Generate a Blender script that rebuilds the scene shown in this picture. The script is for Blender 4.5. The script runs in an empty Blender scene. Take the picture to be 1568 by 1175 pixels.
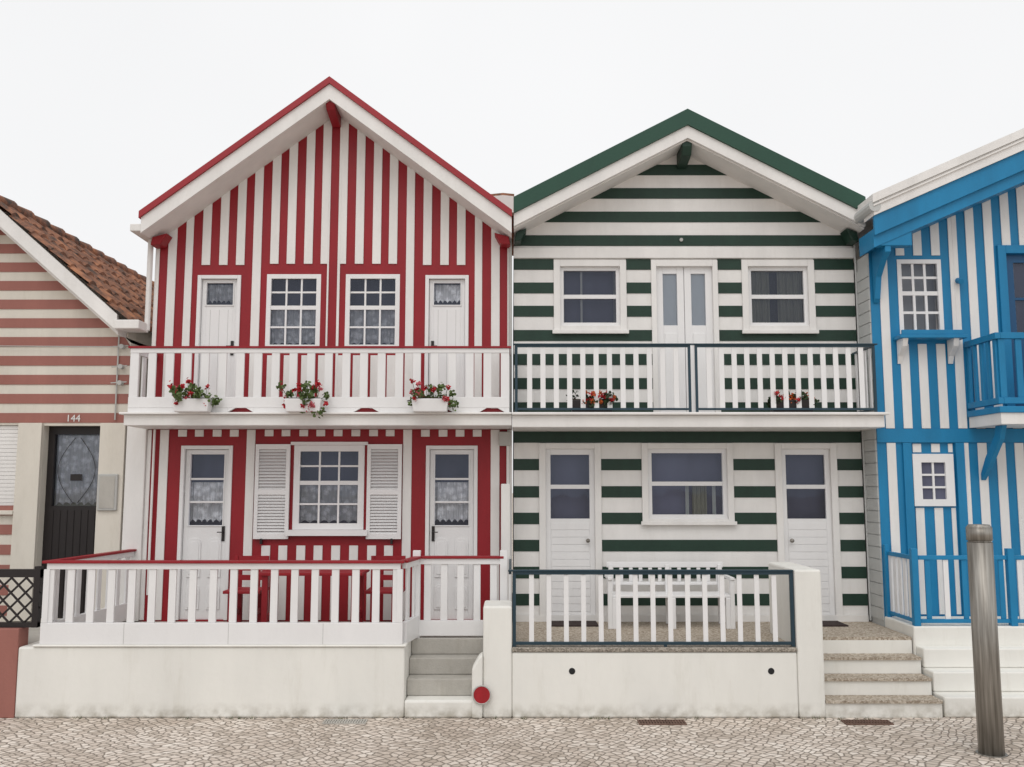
import bpy, bmesh, math, random
from mathutils import Vector, Matrix
random.seed(7)
scene = bpy.context.scene
scene.view_settings.view_transform = 'Standard'
scene.view_settings.look = 'None'
scene.view_settings.exposure = 0

# ------------------------------------------------------------ materials
def nodes(name):
    m = bpy.data.materials.new(name); m.use_nodes = True
    nt = m.node_tree
    return m, nt, nt.nodes['Principled BSDF']

def paint(name, col, rough=0.55, var=0.10, scale=2.5, bump=0.15, bscale=45, dirt=0.0, metallic=0.0, spec=0.4, streak=True, splash=0.0):
    m, nt, b = nodes(name)
    L = nt.links.new
    tc = nt.nodes.new('ShaderNodeTexCoord')
    mp = nt.nodes.new('ShaderNodeMapping'); mp.inputs['Scale'].default_value = (1, 1, 0.35 if streak else 1)
    L(tc.outputs['Object'], mp.inputs['Vector'])
    n = nt.nodes.new('ShaderNodeTexNoise'); n.inputs['Scale'].default_value = scale; n.inputs['Detail'].default_value = 5
    n.inputs['Roughness'].default_value = 0.65
    L(mp.outputs['Vector'], n.inputs['Vector'])
    r = nt.nodes.new('ShaderNodeValToRGB')
    r.color_ramp.elements[0].position = 0.3; r.color_ramp.elements[1].position = 0.7
    lo = [c*(1-var) for c in col]; hi = [min(1, c*(1+var*0.4)) for c in col]
    r.color_ramp.elements[0].color = (*lo, 1); r.color_ramp.elements[1].color = (*hi, 1)
    L(n.outputs['Fac'], r.inputs['Fac'])
    out = r.outputs['Color']
    if dirt > 0:
        n3 = nt.nodes.new('ShaderNodeTexNoise'); n3.inputs['Scale'].default_value = 5; n3.inputs['Detail'].default_value = 7
        n3.inputs['Roughness'].default_value = 0.75
        mp3 = nt.nodes.new('ShaderNodeMapping'); mp3.inputs['Scale'].default_value = (1, 1, 0.18)
        L(tc.outputs['Object'], mp3.inputs['Vector']); L(mp3.outputs['Vector'], n3.inputs['Vector'])
        r3 = nt.nodes.new('ShaderNodeValToRGB'); r3.color_ramp.elements[0].position = 0.52; r3.color_ramp.elements[1].position = 0.75
        L(n3.outputs['Fac'], r3.inputs['Fac'])
        ml = nt.nodes.new('ShaderNodeMath'); ml.operation = 'MULTIPLY'; ml.inputs[1].default_value = dirt
        L(r3.outputs['Color'], ml.inputs[0])
        mx = nt.nodes.new('ShaderNodeMix'); mx.data_type = 'RGBA'
        L(ml.outputs[0], mx.inputs['Factor']); L(out, mx.inputs['A']); mx.inputs['B'].default_value = (col[0]*0.48, col[1]*0.44, col[2]*0.34, 1)
        out = mx.outputs['Result']
    if splash > 0:   # grime splashed up from the street
        sp = nt.nodes.new('ShaderNodeSeparateXYZ'); L(tc.outputs['Object'], sp.inputs[0])
        n5 = nt.nodes.new('ShaderNodeTexNoise'); n5.inputs['Scale'].default_value = 9; n5.inputs['Detail'].default_value = 8
        L(tc.outputs['Object'], n5.inputs['Vector'])
        mr = nt.nodes.new('ShaderNodeMapRange'); mr.inputs['From Min'].default_value = 0.0; mr.inputs['From Max'].default_value = 0.16
        mr.inputs['To Min'].default_value = 1.0; mr.inputs['To Max'].default_value = 0.0
        L(sp.outputs['Z'], mr.inputs['Value'])
        r5 = nt.nodes.new('ShaderNodeValToRGB'); r5.color_ramp.elements[0].position = 0.38; r5.color_ramp.elements[1].position = 0.68
        L(n5.outputs['Fac'], r5.inputs['Fac'])
        m5 = nt.nodes.new('ShaderNodeMath'); m5.operation = 'MULTIPLY'; L(mr.outputs[0], m5.inputs[0]); L(r5.outputs['Color'], m5.inputs[1])
        m6 = nt.nodes.new('ShaderNodeMath'); m6.operation = 'MULTIPLY'; L(m5.outputs[0], m6.inputs[0]); m6.inputs[1].default_value = splash
        mx5 = nt.nodes.new('ShaderNodeMix'); mx5.data_type = 'RGBA'; L(m6.outputs[0], mx5.inputs['Factor']); L(out, mx5.inputs['A'])
        mx5.inputs['B'].default_value = (0.26, 0.23, 0.17, 1); out = mx5.outputs['Result']
    L(out, b.inputs['Base Color'])
    b.inputs['Roughness'].default_value = rough; b.inputs['Metallic'].default_value = metallic
    b.inputs['Specular IOR Level'].default_value = spec
    if bump > 0:
        n2 = nt.nodes.new('ShaderNodeTexNoise'); n2.inputs['Scale'].default_value = bscale; n2.inputs['Detail'].default_value = 3
        L(tc.outputs['Object'], n2.inputs['Vector'])
        bp = nt.nodes.new('ShaderNodeBump'); bp.inputs['Strength'].default_value = bump; bp.inputs['Distance'].default_value = 0.01
        L(n2.outputs['Fac'], bp.inputs['Height']); L(bp.outputs['Normal'], b.inputs['Normal'])
    return m

WHITE = paint('white_paint', (0.79, 0.775, 0.755), dirt=0.13)
WOODW = paint('white_gloss_woodwork', (0.79, 0.785, 0.785), rough=0.35, var=0.05, dirt=.04)
SOFF = paint('soffit_white', (0.78, 0.76, 0.735), rough=0.7)
REND = paint('white_masonry_render', (0.79, 0.78, 0.735), rough=0.8, var=0.07, bump=0.2, bscale=14, dirt=0.20, scale=1.4, splash=.75)
REDP = paint('red_paint', (0.285, 0.0085, 0.016), rough=0.5, var=0.18, dirt=0.06)
REDR = paint('red_roof_edge', (0.32, 0.022, 0.030), rough=0.5)
GRN = paint('green_paint', (0.011, 0.038, 0.024), rough=0.5, var=0.2, scale=6)
GRNR = paint('green_roof_edge', (0.016, 0.066, 0.042), rough=0.5)
RAILD = paint('dark_teal_metal', (0.010, 0.038, 0.058), rough=0.4, spec=0.5)
BLUE = paint('blue_paint', (0.008, 0.205, 0.42), rough=0.5, var=0.18, dirt=.05)
BLUED = paint('dark_blue_paint', (0.010, 0.08, 0.19), rough=0.4)
PINK = paint('rosy_brown_paint', (0.33, 0.135, 0.11), rough=0.7, var=0.14, dirt=0.1)
CREAM = paint('cream_paint', (0.68, 0.64, 0.565), rough=0.75, dirt=0.25)
GREY = paint('grey_plastic', (0.45, 0.45, 0.43), rough=0.5)
SIDING = paint('grey_siding', (0.50, 0.51, 0.50), rough=0.7)
BLACK = paint('black_metal', (0.018, 0.014, 0.014), rough=0.45)
CONC = paint('step_concrete', (0.46, 0.44, 0.40), rough=0.9, var=0.2, bump=0.4, bscale=60, dirt=0.3, streak=False)
RUST = paint('rusty_iron', (0.17, 0.10, 0.075), rough=0.7, var=0.3, metallic=0.3)
DARK = paint('dark_interior', (0.02, 0.02, 0.022), rough=0.9, bump=0)
MATM = paint('door_mat_fibre', (0.045, 0.03, 0.028), rough=1, bump=0.8, bscale=200)
REDSIGN = paint('red_enamel', (0.36, 0.012, 0.02), rough=0.4, var=.25, scale=14, dirt=.2)
SOIL = paint('soil', (0.05, 0.03, 0.02), rough=1)

def speckle(name, a, b_, c, scale=140):
    m, nt, b = nodes(name); L = nt.links.new
    tc = nt.nodes.new('ShaderNodeTexCoord')
    v = nt.nodes.new('ShaderNodeTexVoronoi'); v.inputs['Scale'].default_value = scale
    L(tc.outputs['Object'], v.inputs['Vector'])
    sep = nt.nodes.new('ShaderNodeSeparateColor'); L(v.outputs['Color'], sep.inputs['Color'])
    r = nt.nodes.new('ShaderNodeValToRGB'); e = r.color_ramp.elements
    e[0].color = (*a, 1); e[1].color = (*c, 1); e.new(0.5).color = (*b_, 1)
    L(sep.outputs['Red'], r.inputs['Fac']); L(r.outputs['Color'], b.inputs['Base Color'])
    b.inputs['Roughness'].default_value = 0.9
    bp = nt.nodes.new('ShaderNodeBump'); bp.inputs['Strength'].default_value = 0.6; bp.inputs['Distance'].default_value = 0.006
    L(v.outputs['Distance'], bp.inputs['Height']); L(bp.outputs['Normal'], b.inputs['Normal'])
    return m
PEB = speckle('washed_pebble_concrete', (0.24, 0.19, 0.14), (0.40, 0.34, 0.27), (0.56, 0.50, 0.42), 60)
PEBD = speckle('pebble_nosing', (0.14, 0.12, 0.10), (0.28, 0.25, 0.21), (0.44, 0.40, 0.34), 75)

def steel():
    m, nt, b = nodes('brushed_steel'); L = nt.links.new
    tc = nt.nodes.new('ShaderNodeTexCoord'); mp = nt.nodes.new('ShaderNodeMapping'); mp.inputs['Scale'].default_value = (9, 9, 0.5)
    n = nt.nodes.new('ShaderNodeTexNoise'); n.inputs['Scale'].default_value = 4; n.inputs['Detail'].default_value = 6
    L(tc.outputs['Object'], mp.inputs['Vector']); L(mp.outputs['Vector'], n.inputs['Vector'])
    r = nt.nodes.new('ShaderNodeValToRGB'); r.color_ramp.elements[0].color = (0.17, 0.155, 0.135, 1); r.color_ramp.elements[1].color = (0.40, 0.38, 0.345, 1)
    r.color_ramp.elements[0].position = 0.3; r.color_ramp.elements[1].position = 0.7
    L(n.outputs['Fac'], r.inputs['Fac']); L(r.outputs['Color'], b.inputs['Base Color'])
    b.inputs['Metallic'].default_value = 0.7; b.inputs['Roughness'].default_value = 0.45
    return m
STEEL = steel()

def glass():
    m, nt, b = nodes('window_glass'); L = nt.links.new
    nt.nodes.remove(b)
    out = nt.nodes['Material Output']
    t = nt.nodes.new('ShaderNodeBsdfTransparent'); t.inputs['Color'].default_value = (0.88, 0.90, 0.93, 1)
    g = nt.nodes.new('ShaderNodeBsdfGlossy'); g.inputs['Roughness'].default_value = 0.03; g.inputs['Color'].default_value = (0.75, 0.82, 1, 1)
    fr = nt.nodes.new('ShaderNodeFresnel'); fr.inputs['IOR'].default_value = 1.65
    mx = nt.nodes.new('ShaderNodeMixShader')
    tc = nt.nodes.new('ShaderNodeTexCoord'); n = nt.nodes.new('ShaderNodeTexNoise'); n.inputs['Scale'].default_value = 2.0
    L(tc.outputs['Object'], n.inputs['Vector'])
    bp = nt.nodes.new('ShaderNodeBump'); bp.inputs['Strength'].default_value = 0.12; bp.inputs['Distance'].default_value = 0.02
    L(n.outputs['Fac'], bp.inputs['Height']); L(bp.outputs['Normal'], g.inputs['Normal'])
    L(fr.outputs[0], mx.inputs[0]); L(t.outputs[0], mx.inputs[1]); L(g.outputs[0], mx.inputs[2]); L(mx.outputs[0], out.inputs['Surface'])
    return m
GLASS = glass()
def lace():
    m, nt, b = nodes('lace_curtain'); L = nt.links.new
    out = nt.nodes['Material Output']
    b.inputs['Base Color'].default_value = (0.80, 0.80, 0.80, 1); b.inputs['Roughness'].default_value = 0.9
    t = nt.nodes.new('ShaderNodeBsdfTransparent')
    tc = nt.nodes.new('ShaderNodeTexCoord')
    v = nt.nodes.new('ShaderNodeTexVoronoi'); v.inputs['Scale'].default_value = 13
    v3 = nt.nodes.new('ShaderNodeTexVoronoi'); v3.inputs['Scale'].default_value = 55
    L(tc.outputs['Object'], v.inputs['Vector']); L(tc.outputs['Object'], v3.inputs['Vector'])
    a = nt.nodes.new('ShaderNodeMath'); a.operation = 'ADD'; L(v.outputs['Distance'], a.inputs[0])
    a2 = nt.nodes.new('ShaderNodeMath'); a2.operation = 'MULTIPLY'; a2.inputs[1].default_value = .35; L(v3.outputs['Distance'], a2.inputs[0]); L(a2.outputs[0], a.inputs[1])
    r = nt.nodes.new('ShaderNodeValToRGB'); r.color_ramp.elements[0].position = 0.35; r.color_ramp.elements[1].position = 0.80
    r.color_ramp.elements[0].color = (0.0, 0.0, 0.0, 1); r.color_ramp.elements[1].color = (0.42, 0.42, 0.42, 1)
    L(a.outputs[0], r.inputs['Fac'])
    mx = nt.nodes.new('ShaderNodeMixShader'); L(r.outputs['Color'], mx.inputs[0]); L(b.outputs[0], mx.inputs[1]); L(t.outputs[0], mx.inputs[2])
    L(mx.outputs[0], out.inputs['Surface'])
    return m
LACE = lace()
DRAPE = paint('pale_curtain', (0.74, 0.77, 0.75), rough=0.9, var=0.05, bump=0)
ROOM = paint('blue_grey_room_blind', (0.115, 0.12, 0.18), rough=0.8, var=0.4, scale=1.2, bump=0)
ROOMG = paint('olive_room_wall', (0.24, 0.24, 0.18), rough=0.8, var=0.4, scale=1.5, bump=0)

def tile_mat():
    m, nt, b = nodes('terracotta_tiles'); L = nt.links.new
    tc = nt.nodes.new('ShaderNodeTexCoord')
    n = nt.nodes.new('ShaderNodeTexNoise'); n.inputs['Scale'].default_value = 5; n.inputs['Detail'].default_value = 10; n.inputs['Roughness'].default_value = 0.7
    L(tc.outputs['Object'], n.inputs['Vector'])
    r = nt.nodes.new('ShaderNodeValToRGB'); e = r.color_ramp.elements
    e[0].position = 0.36; e[0].color = (0.05, 0.04, 0.033, 1); e[1].position = 0.68; e[1].color = (0.46, 0.20, 0.10, 1)
    e.new(0.5).color = (0.22, 0.10, 0.06, 1)
    L(n.outputs['Fac'], r.inputs['Fac']); L(r.outputs['Color'], b.inputs['Base Color']); b.inputs['Roughness'].default_value = 0.9
    return m
TILE = tile_mat()

def cobble():
    m, nt, b = nodes('cobblestone_paving'); L = nt.links.new
    tc = nt.nodes.new('ShaderNodeTexCoord')
    w = nt.nodes.new('ShaderNodeTexNoise'); w.inputs['Scale'].default_value = 0.8; w.inputs['Detail'].default_value = 3
    L(tc.outputs['Object'], w.inputs['Vector'])
    ad = nt.nodes.new('ShaderNodeVectorMath'); ad.operation = 'MULTIPLY_ADD'; ad.inputs[1].default_value = (0.45, 0.45, 0)
    L(w.outputs['Color'], ad.inputs[0]); L(tc.outputs['Object'], ad.inputs[2])
    mp = nt.nodes.new('ShaderNodeMapping'); mp.inputs['Rotation'].default_value = (0, 0, math.radians(38))
    L(ad.outputs[0], mp.inputs['Vector'])
    SC = 13.0
    v = nt.nodes.new('ShaderNodeTexVoronoi'); v.voronoi_dimensions = '2D'; v.inputs['Scale'].default_value = SC; v.inputs['Randomness'].default_value = 0.6
    v2 = nt.nodes.new('ShaderNodeTexVoronoi'); v2.voronoi_dimensions = '2D'; v2.feature = 'DISTANCE_TO_EDGE'; v2.inputs['Scale'].default_value = SC; v2.inputs['Randomness'].default_value = 0.6
    L(mp.outputs['Vector'], v.inputs['Vector']); L(mp.outputs['Vector'], v2.inputs['Vector'])
    sep = nt.nodes.new('ShaderNodeSeparateColor'); L(v.outputs['Color'], sep.inputs['Color'])
    r = nt.nodes.new('ShaderNodeValToRGB'); e = r.color_ramp.elements
    e[0].color = (0.50, 0.435, 0.37, 1); e[1].color = (0.78, 0.71, 0.635, 1); e.new(.5).color = (0.67, 0.585, 0.51, 1)
    L(sep.outputs['Red'], r.inputs['Fac'])
    big = nt.nodes.new('ShaderNodeTexNoise'); big.inputs['Scale'].default_value = 0.9; big.inputs['Detail'].default_value = 8
    L(tc.outputs['Object'], big.inputs['Vector'])
    rb = nt.nodes.new('ShaderNodeValToRGB'); rb.color_ramp.elements[0].position = 0.35; rb.color_ramp.elements[1].position = 0.62
    rb.color_ramp.elements[0].color = (0.78, 0.75, 0.72, 1); rb.color_ramp.elements[1].color = (1, 1, 1, 1)
    L(big.outputs['Fac'], rb.inputs['Fac'])
    mu = nt.nodes.new('ShaderNodeMix'); mu.data_type = 'RGBA'; mu.blend_type = 'MULTIPLY'; mu.inputs['Factor'].default_value = 1
    L(r.outputs['Color'], mu.inputs['A']); L(rb.outputs['Color'], mu.inputs['B'])
    re = nt.nodes.new('ShaderNodeValToRGB'); re.color_ramp.elements[0].position = 0.02; re.color_ramp.elements[1].position = 0.13
    L(v2.outputs['Distance'], re.inputs['Fac'])
    mx = nt.nodes.new('ShaderNodeMix'); mx.data_type = 'RGBA'
    L(re.outputs['Color'], mx.inputs['Factor']); mx.inputs['A'].default_value = (0.23, 0.19, 0.155, 1); L(mu.outputs['Result'], mx.inputs['B'])
    L(mx.outputs['Result'], b.inputs['Base Color']); b.inputs['Roughness'].default_value = 0.85
    bp = nt.nodes.new('ShaderNodeBump'); bp.inputs['Strength'].default_value = 0.7; bp.inputs['Distance'].default_value = 0.015
    L(re.outputs['Color'], bp.inputs['Height']); L(bp.outputs['Normal'], b.inputs['Normal'])
    return m
COB = cobble()
LEAF = paint('geranium_leaf', (0.10, 0.15, 0.04), rough=0.6, var=0.5, scale=30, bump=0)
LEAF2 = paint('dark_leaf', (0.025, 0.05, 0.015), rough=0.6, var=0.4, scale=30, bump=0)
WEED = paint('weed_leaf', (0.09, 0.12, 0.04), rough=0.8, var=0.5, scale=30, bump=0)
PETAL = paint('red_petals', (0.42, 0.012, 0.02), rough=0.6, bump=0)
PETALP = paint('pink_petals', (0.50, 0.10, 0.12), rough=0.6, bump=0)
PETALO = paint('orange_petals', (0.50, 0.10, 0.02), rough=0.6, bump=0)

# ------------------------------------------------------------ builders
class Thing:
    def __init__(s, name):
        s.root = bpy.data.objects.new(name, None); scene.collection.objects.link(s.root); s.parts = {}
    def p(s, name, mat, bevel=0, smooth=False):
        if name not in s.parts: s.parts[name] = (bmesh.new(), mat, bevel, smooth)
        return s.parts[name][0]
    def done(s):
        for n, (bm, mat, bev, sm) in s.parts.items():
            bmesh.ops.recalc_face_normals(bm, faces=bm.faces) if bev >= 0 else None
            me = bpy.data.meshes.new(n); bm.to_mesh(me); bm.free()
            o = bpy.data.objects.new(n, me); scene.collection.objects.link(o); o.parent = s.root
            me.materials.append(mat)
            if sm:
                for f in me.polygons: f.use_smooth = True
            if bev > 0:
                b = o.modifiers.new('bev', 'BEVEL'); b.width = bev; b.segments = 2; b.limit_method = 'ANGLE'
        return s.root

def hexa(bm, v):
    vs = [bm.verts.new(c) for c in v]
    for f in ((0,1,2,3),(7,6,5,4),(0,4,5,1),(1,5,6,2),(2,6,7,3),(3,7,4,0)):
        bm.faces.new([vs[i] for i in f])
def box(bm, x0, x1, y0, y1, z0, z1):
    hexa(bm, [(x0,y0,z0),(x1,y0,z0),(x1,y0,z1),(x0,y0,z1),(x0,y1,z0),(x1,y1,z0),(x1,y1,z1),(x0,y1,z1)])
def prism(bm, pts, y0, y1):
    a = [bm.verts.new((x, y0, z)) for x, z in pts]; b = [bm.verts.new((x, y1, z)) for x, z in pts]
    bm.faces.new(a); bm.faces.new(b[::-1]); n = len(pts)
    for i in range(n): bm.faces.new((a[i], b[i], b[(i+1) % n], a[(i+1) % n]))
def prism_yz(bm, pts, x0, x1):
    a = [bm.verts.new((x0, y, z)) for y, z in pts]; b = [bm.verts.new((x1, y, z)) for y, z in pts]
    bm.faces.new(a); bm.faces.new(b[::-1]); n = len(pts)
    for i in range(n): bm.faces.new((a[i], b[i], b[(i+1) % n], a[(i+1) % n]))
def quad(bm, pts): bm.faces.new([bm.verts.new(p) for p in pts])
def cyl(bm, p0, p1, r, seg=16, r2=None):
    p0, p1 = Vector(p0), Vector(p1); d = p1-p0
    M = Matrix.Translation((p0+p1)/2) @ d.to_track_quat('Z', 'Y').to_matrix().to_4x4()
    bmesh.ops.create_cone(bm, cap_ends=True, segments=seg, radius1=r, radius2=r if r2 is None else r2, depth=d.length, matrix=M)

def wall(bm, x0, x1, z0, z1, y, holes, depth=0.12):
    xs = sorted({x0, x1, *[h[0] for h in holes], *[h[1] for h in holes]})
    zs = sorted({z0, z1, *[h[2] for h in holes], *[h[3] for h in holes]})
    for i in range(len(xs)-1):
        for j in range(len(zs)-1):
            cx, cz = (xs[i]+xs[i+1])/2, (zs[j]+zs[j+1])/2
            if any(h[0] < cx < h[1] and h[2] < cz < h[3] for h in holes): continue
            quad(bm, [(xs[i],y,zs[j]),(xs[i+1],y,zs[j]),(xs[i+1],y,zs[j+1]),(xs[i],y,zs[j+1])])
    for a, b, c, d in holes:
        e = y+depth
        quad(bm, [(a,y,c),(a,y,d),(a,e,d),(a,e,c)]); quad(bm, [(b,y,c),(b,e,c),(b,e,d),(b,y,d)])
        quad(bm, [(a,y,d),(b,y,d),(b,e,d),(a,e,d)]); quad(bm, [(a,y,c),(a,e,c),(b,e,c),(b,y,c)])

def vstripe(bm, a, b, z0, top, excl, y0, y1):
    cuts = sorted({a, b, *[e[0] for e in excl if a < e[0] < b], *[e[1] for e in excl if a < e[1] < b]})
    for p, q in zip(cuts[:-1], cuts[1:]):
        if q-p < 0.015: continue
        m = (p+q)/2; tm = min(top(p), top(q))
        ivs = sorted([(e[2], e[3]) for e in excl if e[0] < m < e[1] and e[2] < tm and e[3] > z0])
        z = z0
        for lo, hi in ivs:
            if lo-z > 0.02: prism(bm, [(p,z),(q,z),(q,lo),(p,lo)], y0, y1)
            z = max(z, hi)
        tp, tq = top(p), top(q)
        if tm-z > 0.01: prism(bm, [(p,z),(q,z),(q,tq),(p,tp)], y0, y1)

def hstripe(bm, z0, z1, x0, x1, roof, excl, y0, y1):
    zm = (z0+z1)/2
    cut = sorted([(e[0], e[1]) for e in excl if e[2] < zm < e[3]])
    x = x0; out = []
    for lo, hi in cut:
        if lo-x > 0.02: out.append((x, lo))
        x = max(x, hi)
    if x1-x > 0.02: out.append((x, x1))
    for a, b in out:
        aL, aH, bL, bH = a, a, b, b
        if roof:
            xa, za, s = roof
            hl = lambda z: (za-z)/s
            if hl(z0) <= 0: continue
            aL = max(a, xa-hl(z0)); bL = min(b, xa+hl(z0)); hh = max(hl(z1), 0.01)
            aH = max(a, xa-hh); bH = min(b, xa+hh)
        if bL-aL < 0.03: continue
        prism(bm, [(aL,z0),(bL,z0),(bH,z1),(aH,z1)], y0, y1)

def gable_band(bm, xl, xr, xa, za, s, off, h, y0, y1):
    for xe in (xl, xr):
        ze = za - s*abs(xe-xa)
        prism(bm, [(xe, ze-off-h), (xa, za-off-h), (xa, za-off), (xe, ze-off)], y0, y1)

def sash(T, x0, x1, z0, z1, y, cols, rt, rb, split=0.5, curtain=None, fr=0.055, bar=0.022, y_c=0.08, ctop=None, room=None):
    F = T.p('window_frames', WOODW)
    box(F, x0, x0+fr, y, y+0.06, z0, z1); box(F, x1-fr, x1, y, y+0.06, z0, z1)
    box(F, x0+fr, x1-fr, y, y+0.06, z1-fr, z1); box(F, x0+fr, x1-fr, y, y+0.06, z0, z0+fr)
    a, b, c, d = x0+fr, x1-fr, z0+fr, z1-fr
    zm = c+(d-c)*split
    if rb: box(F, a, b, y+0.01, y+0.05, zm-0.025, zm+0.025)
    rows = [(zm+0.025, d, rt, 0.022)] + ([(c, zm-0.025, rb, 0.012)] if rb else [])
    if not rb: rows = [(c, d, rt, 0.015)]
    for lo, hi, n, yy in rows:
        for i in range(1, cols):
            x = a+(b-a)*i/cols; box(F, x-bar/2, x+bar/2, y+yy, y+yy+0.022, lo, hi)
        for j in range(1, n):
            z = lo+(hi-lo)*j/n; box(F, a, b, y+yy+0.002, y+yy+0.02, z-bar/2, z+bar/2)
    quad(T.p('window_glass', GLASS), [(a,y+0.035,c),(b,y+0.035,c),(b,y+0.035,d),(a,y+0.035,d)])
    if curtain:
        bm = T.p('curtains', curtain, bevel=-1)
        drape(bm, a, b, y+y_c, c-0.0, ctop if ctop else d, True)
    if room:
        quad(T.p('room_'+room.name, room), [(x0,y+0.20,z0),(x1,y+0.20,z0),(x1,y+0.20,z1),(x0,y+0.20,z1)])

def drape(bm, a, b, y, z0, z1, scallop=False):
    n = 60; prev = None
    for i in range(n+1):
        t = i/n; x = a+(b-a)*t; yy = y+0.012*math.sin(t*46)+0.006*math.sin(t*23+1)
        zb = z0 + (0.035*abs(math.sin(t*math.pi*6)) if scallop else 0)
        v = (bm.verts.new((x, yy, zb)), bm.verts.new((x, yy, z1)))
        if prev: bm.faces.new((prev[0], v[0], v[1], prev[1]))
        prev = v

def gabled_body(T, x0, x1, y0, y1, z_eave, xa, z_apex, mat, wallpart, floor=0.0, base=None):
    bm = T.p('side_and_rear_walls', mat)
    quad(bm, [(x0,y0,floor),(x0,y1,floor),(x0,y1,z_eave),(x0,y0,z_eave)])
    quad(bm, [(x1,y0,floor),(x1,y1,floor),(x1,y1,z_eave),(x1,y0,z_eave)])
    bm.faces.new([bm.verts.new(c) for c in [(x0,y1,floor),(x1,y1,floor),(x1,y1,z_eave),(xa,y1,z_apex),(x0,y1,z_eave)]])
    if base is None: base = z_eave-0.3
    pts = [(x0,y0,base),(x1,y0,base)]
    if base < z_eave-.001: pts += [(x1,y0,z_eave),(xa,y0,z_apex),(x0,y0,z_eave)]
    else: pts += [(xa,y0,z_apex)]
    wallpart.faces.new([wallpart.verts.new(c) for c in pts])

# ============================================================ RED HOUSE
R = Thing('red_striped_house')
xl, xr, xa = -4.46, 0.0, -2.23
za, s = 7.267, 0.752
top_r = lambda x: 7.0 - s*abs(x-xa)
ze = top_r(xl)
openU = [(-3.92,-3.38,3.135,4.91), (-3.06,-2.385,3.98,4.925), (-2.075,-1.40,3.98,4.925), (-1.08,-0.54,3.135,4.91)]
openL = [(-4.04,-3.41,0.70,2.785), (-2.66,-1.80,1.77,2.79), (-1.05,-0.42,0.70,2.785)]
W = R.p('facade_wall', REDP)
wall(W, xl, xr, 0.0, ze-0.3, 0.0, openU+openL)
gabled_body(R, xl, xr, 0.0, 9.0, ze, xa, 7.0, WHITE, W)
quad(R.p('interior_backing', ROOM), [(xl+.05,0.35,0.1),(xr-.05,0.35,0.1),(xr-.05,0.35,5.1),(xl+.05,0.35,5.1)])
exU = [(a-0.075, b+0.075, c-(0.02 if c < 3.3 else 0.08), d+0.13) for a, b, c, d in openU]
exL = [(a-0.075,b+0.075,c-0.02,d+0.11) for a,b,c,d in (openL[0],openL[2])] + [(-3.14,-1.34,1.58,2.90)]
ST = R.p('white_battens', WHITE, bevel=.003)
per = 4.46/21
for i in range(22):
    c0 = xl + i*per
    jit = random.uniform(-.006, .006)
    a, b = max(xl, c0-per*0.25+jit), min(xr, c0+per*0.25+jit)
    vstripe(ST, a, b, 3.14, top_r, exU, -0.014, 0.0)
    vstripe(ST, a, b, 0.70, lambda x: 2.98, exL, -0.014, 0.0)
ov = -0.50
gable_band(R.p('roof_verge_red', REDR), xl-0.02, xr, xa, za, s, 0.0, 0.085, ov-0.03, 0.10)
gable_band(R.p('bargeboard_white', WHITE), xl, xr-0.004, xa, za, s, 0.087, 0.19, ov, ov+0.045)
gable_band(R.p('soffit_boards', SOFF), xl, xr-0.004, xa, za, s, 0.20, 0.067, ov+0.047, 0.0)
gable_band(R.p('roof_covering', TILE), xl-0.03, xr, xa, za, s, 0.01, 0.20, 0.11, 9.1)
BR = R.p('beam_ends_red', REDP, bevel=0.01)
prism_yz(BR, [(ov+0.06,6.95),(ov+0.10,6.89),(-0.015,6.82),(-0.015,6.97),(ov+0.05,6.99)], xa-0.055, xa+0.055)
for sx, x in ((1, xl+0.01), (-1, xr-0.02)):
    z = top_r(x)
    prism(BR, [(x, z-0.09), (x+sx*0.12, z-0.08), (x+sx*0.20, z+0.06), (x+sx*0.02, z+0.01)], ov+0.28, -0.016)
for i in (1, 2):
    a, b, c, d = openU[i]; sash(R, a, b, c, d, 0.0, 3, 2, 2, 0.56, LACE, ctop=4.52)
a, b, c, d = openL[1]; sash(R, a, b, c, d, -0.01, 3, 2, 2, 0.56, LACE, ctop=2.33, fr=0.075)
F = R.p('window_frames', WOODW)
box(F, -2.72, -1.74, -0.10, 0.01, 1.70, 1.768)
box(F, -2.70, -1.76, -0.03, 0.0, 2.792, 2.83)
SH = R.p('shutters', WOODW)
for x0, x1 in ((-3.12,-2.70), (-1.76,-1.34)):
    z0, z1, y0, y1 = 1.66, 2.80, -0.055, -0.02
    box(SH, x0, x0+0.045, y0, y1, z0, z1); box(SH, x1-0.045, x1, y0, y1, z0, z1)
    for z in (z0, z0+0.53, z1-0.06): box(SH, x0+0.045, x1-0.045, y0, y1, z, z+0.06)
    for zz0, zz1 in ((z0+0.06, z0+0.53), (z0+0.59, z1-0.06)):
        n = int((zz1-zz0)/0.036)
        for k in range(n):
            z = zz0 + (zz1-zz0)*k/n
            hexa(SH, [(x0+.045,y0+.003,z),(x1-.045,y0+.003,z),(x1-.045,y0+.011,z+.008),(x0+.045,y0+.011,z+.008),
                      (x0+.045,y1-.004,z+.03),(x1-.045,y1-.004,z+.03),(x1-.045,y1,z+.036),(x0+.045,y1,z+.036)])
for x in (-3.02,-1.45): box(R.p('shutter_hooks', BLACK), x-0.012, x+0.012, -0.07, -0.02, 1.60, 1.665)
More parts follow.
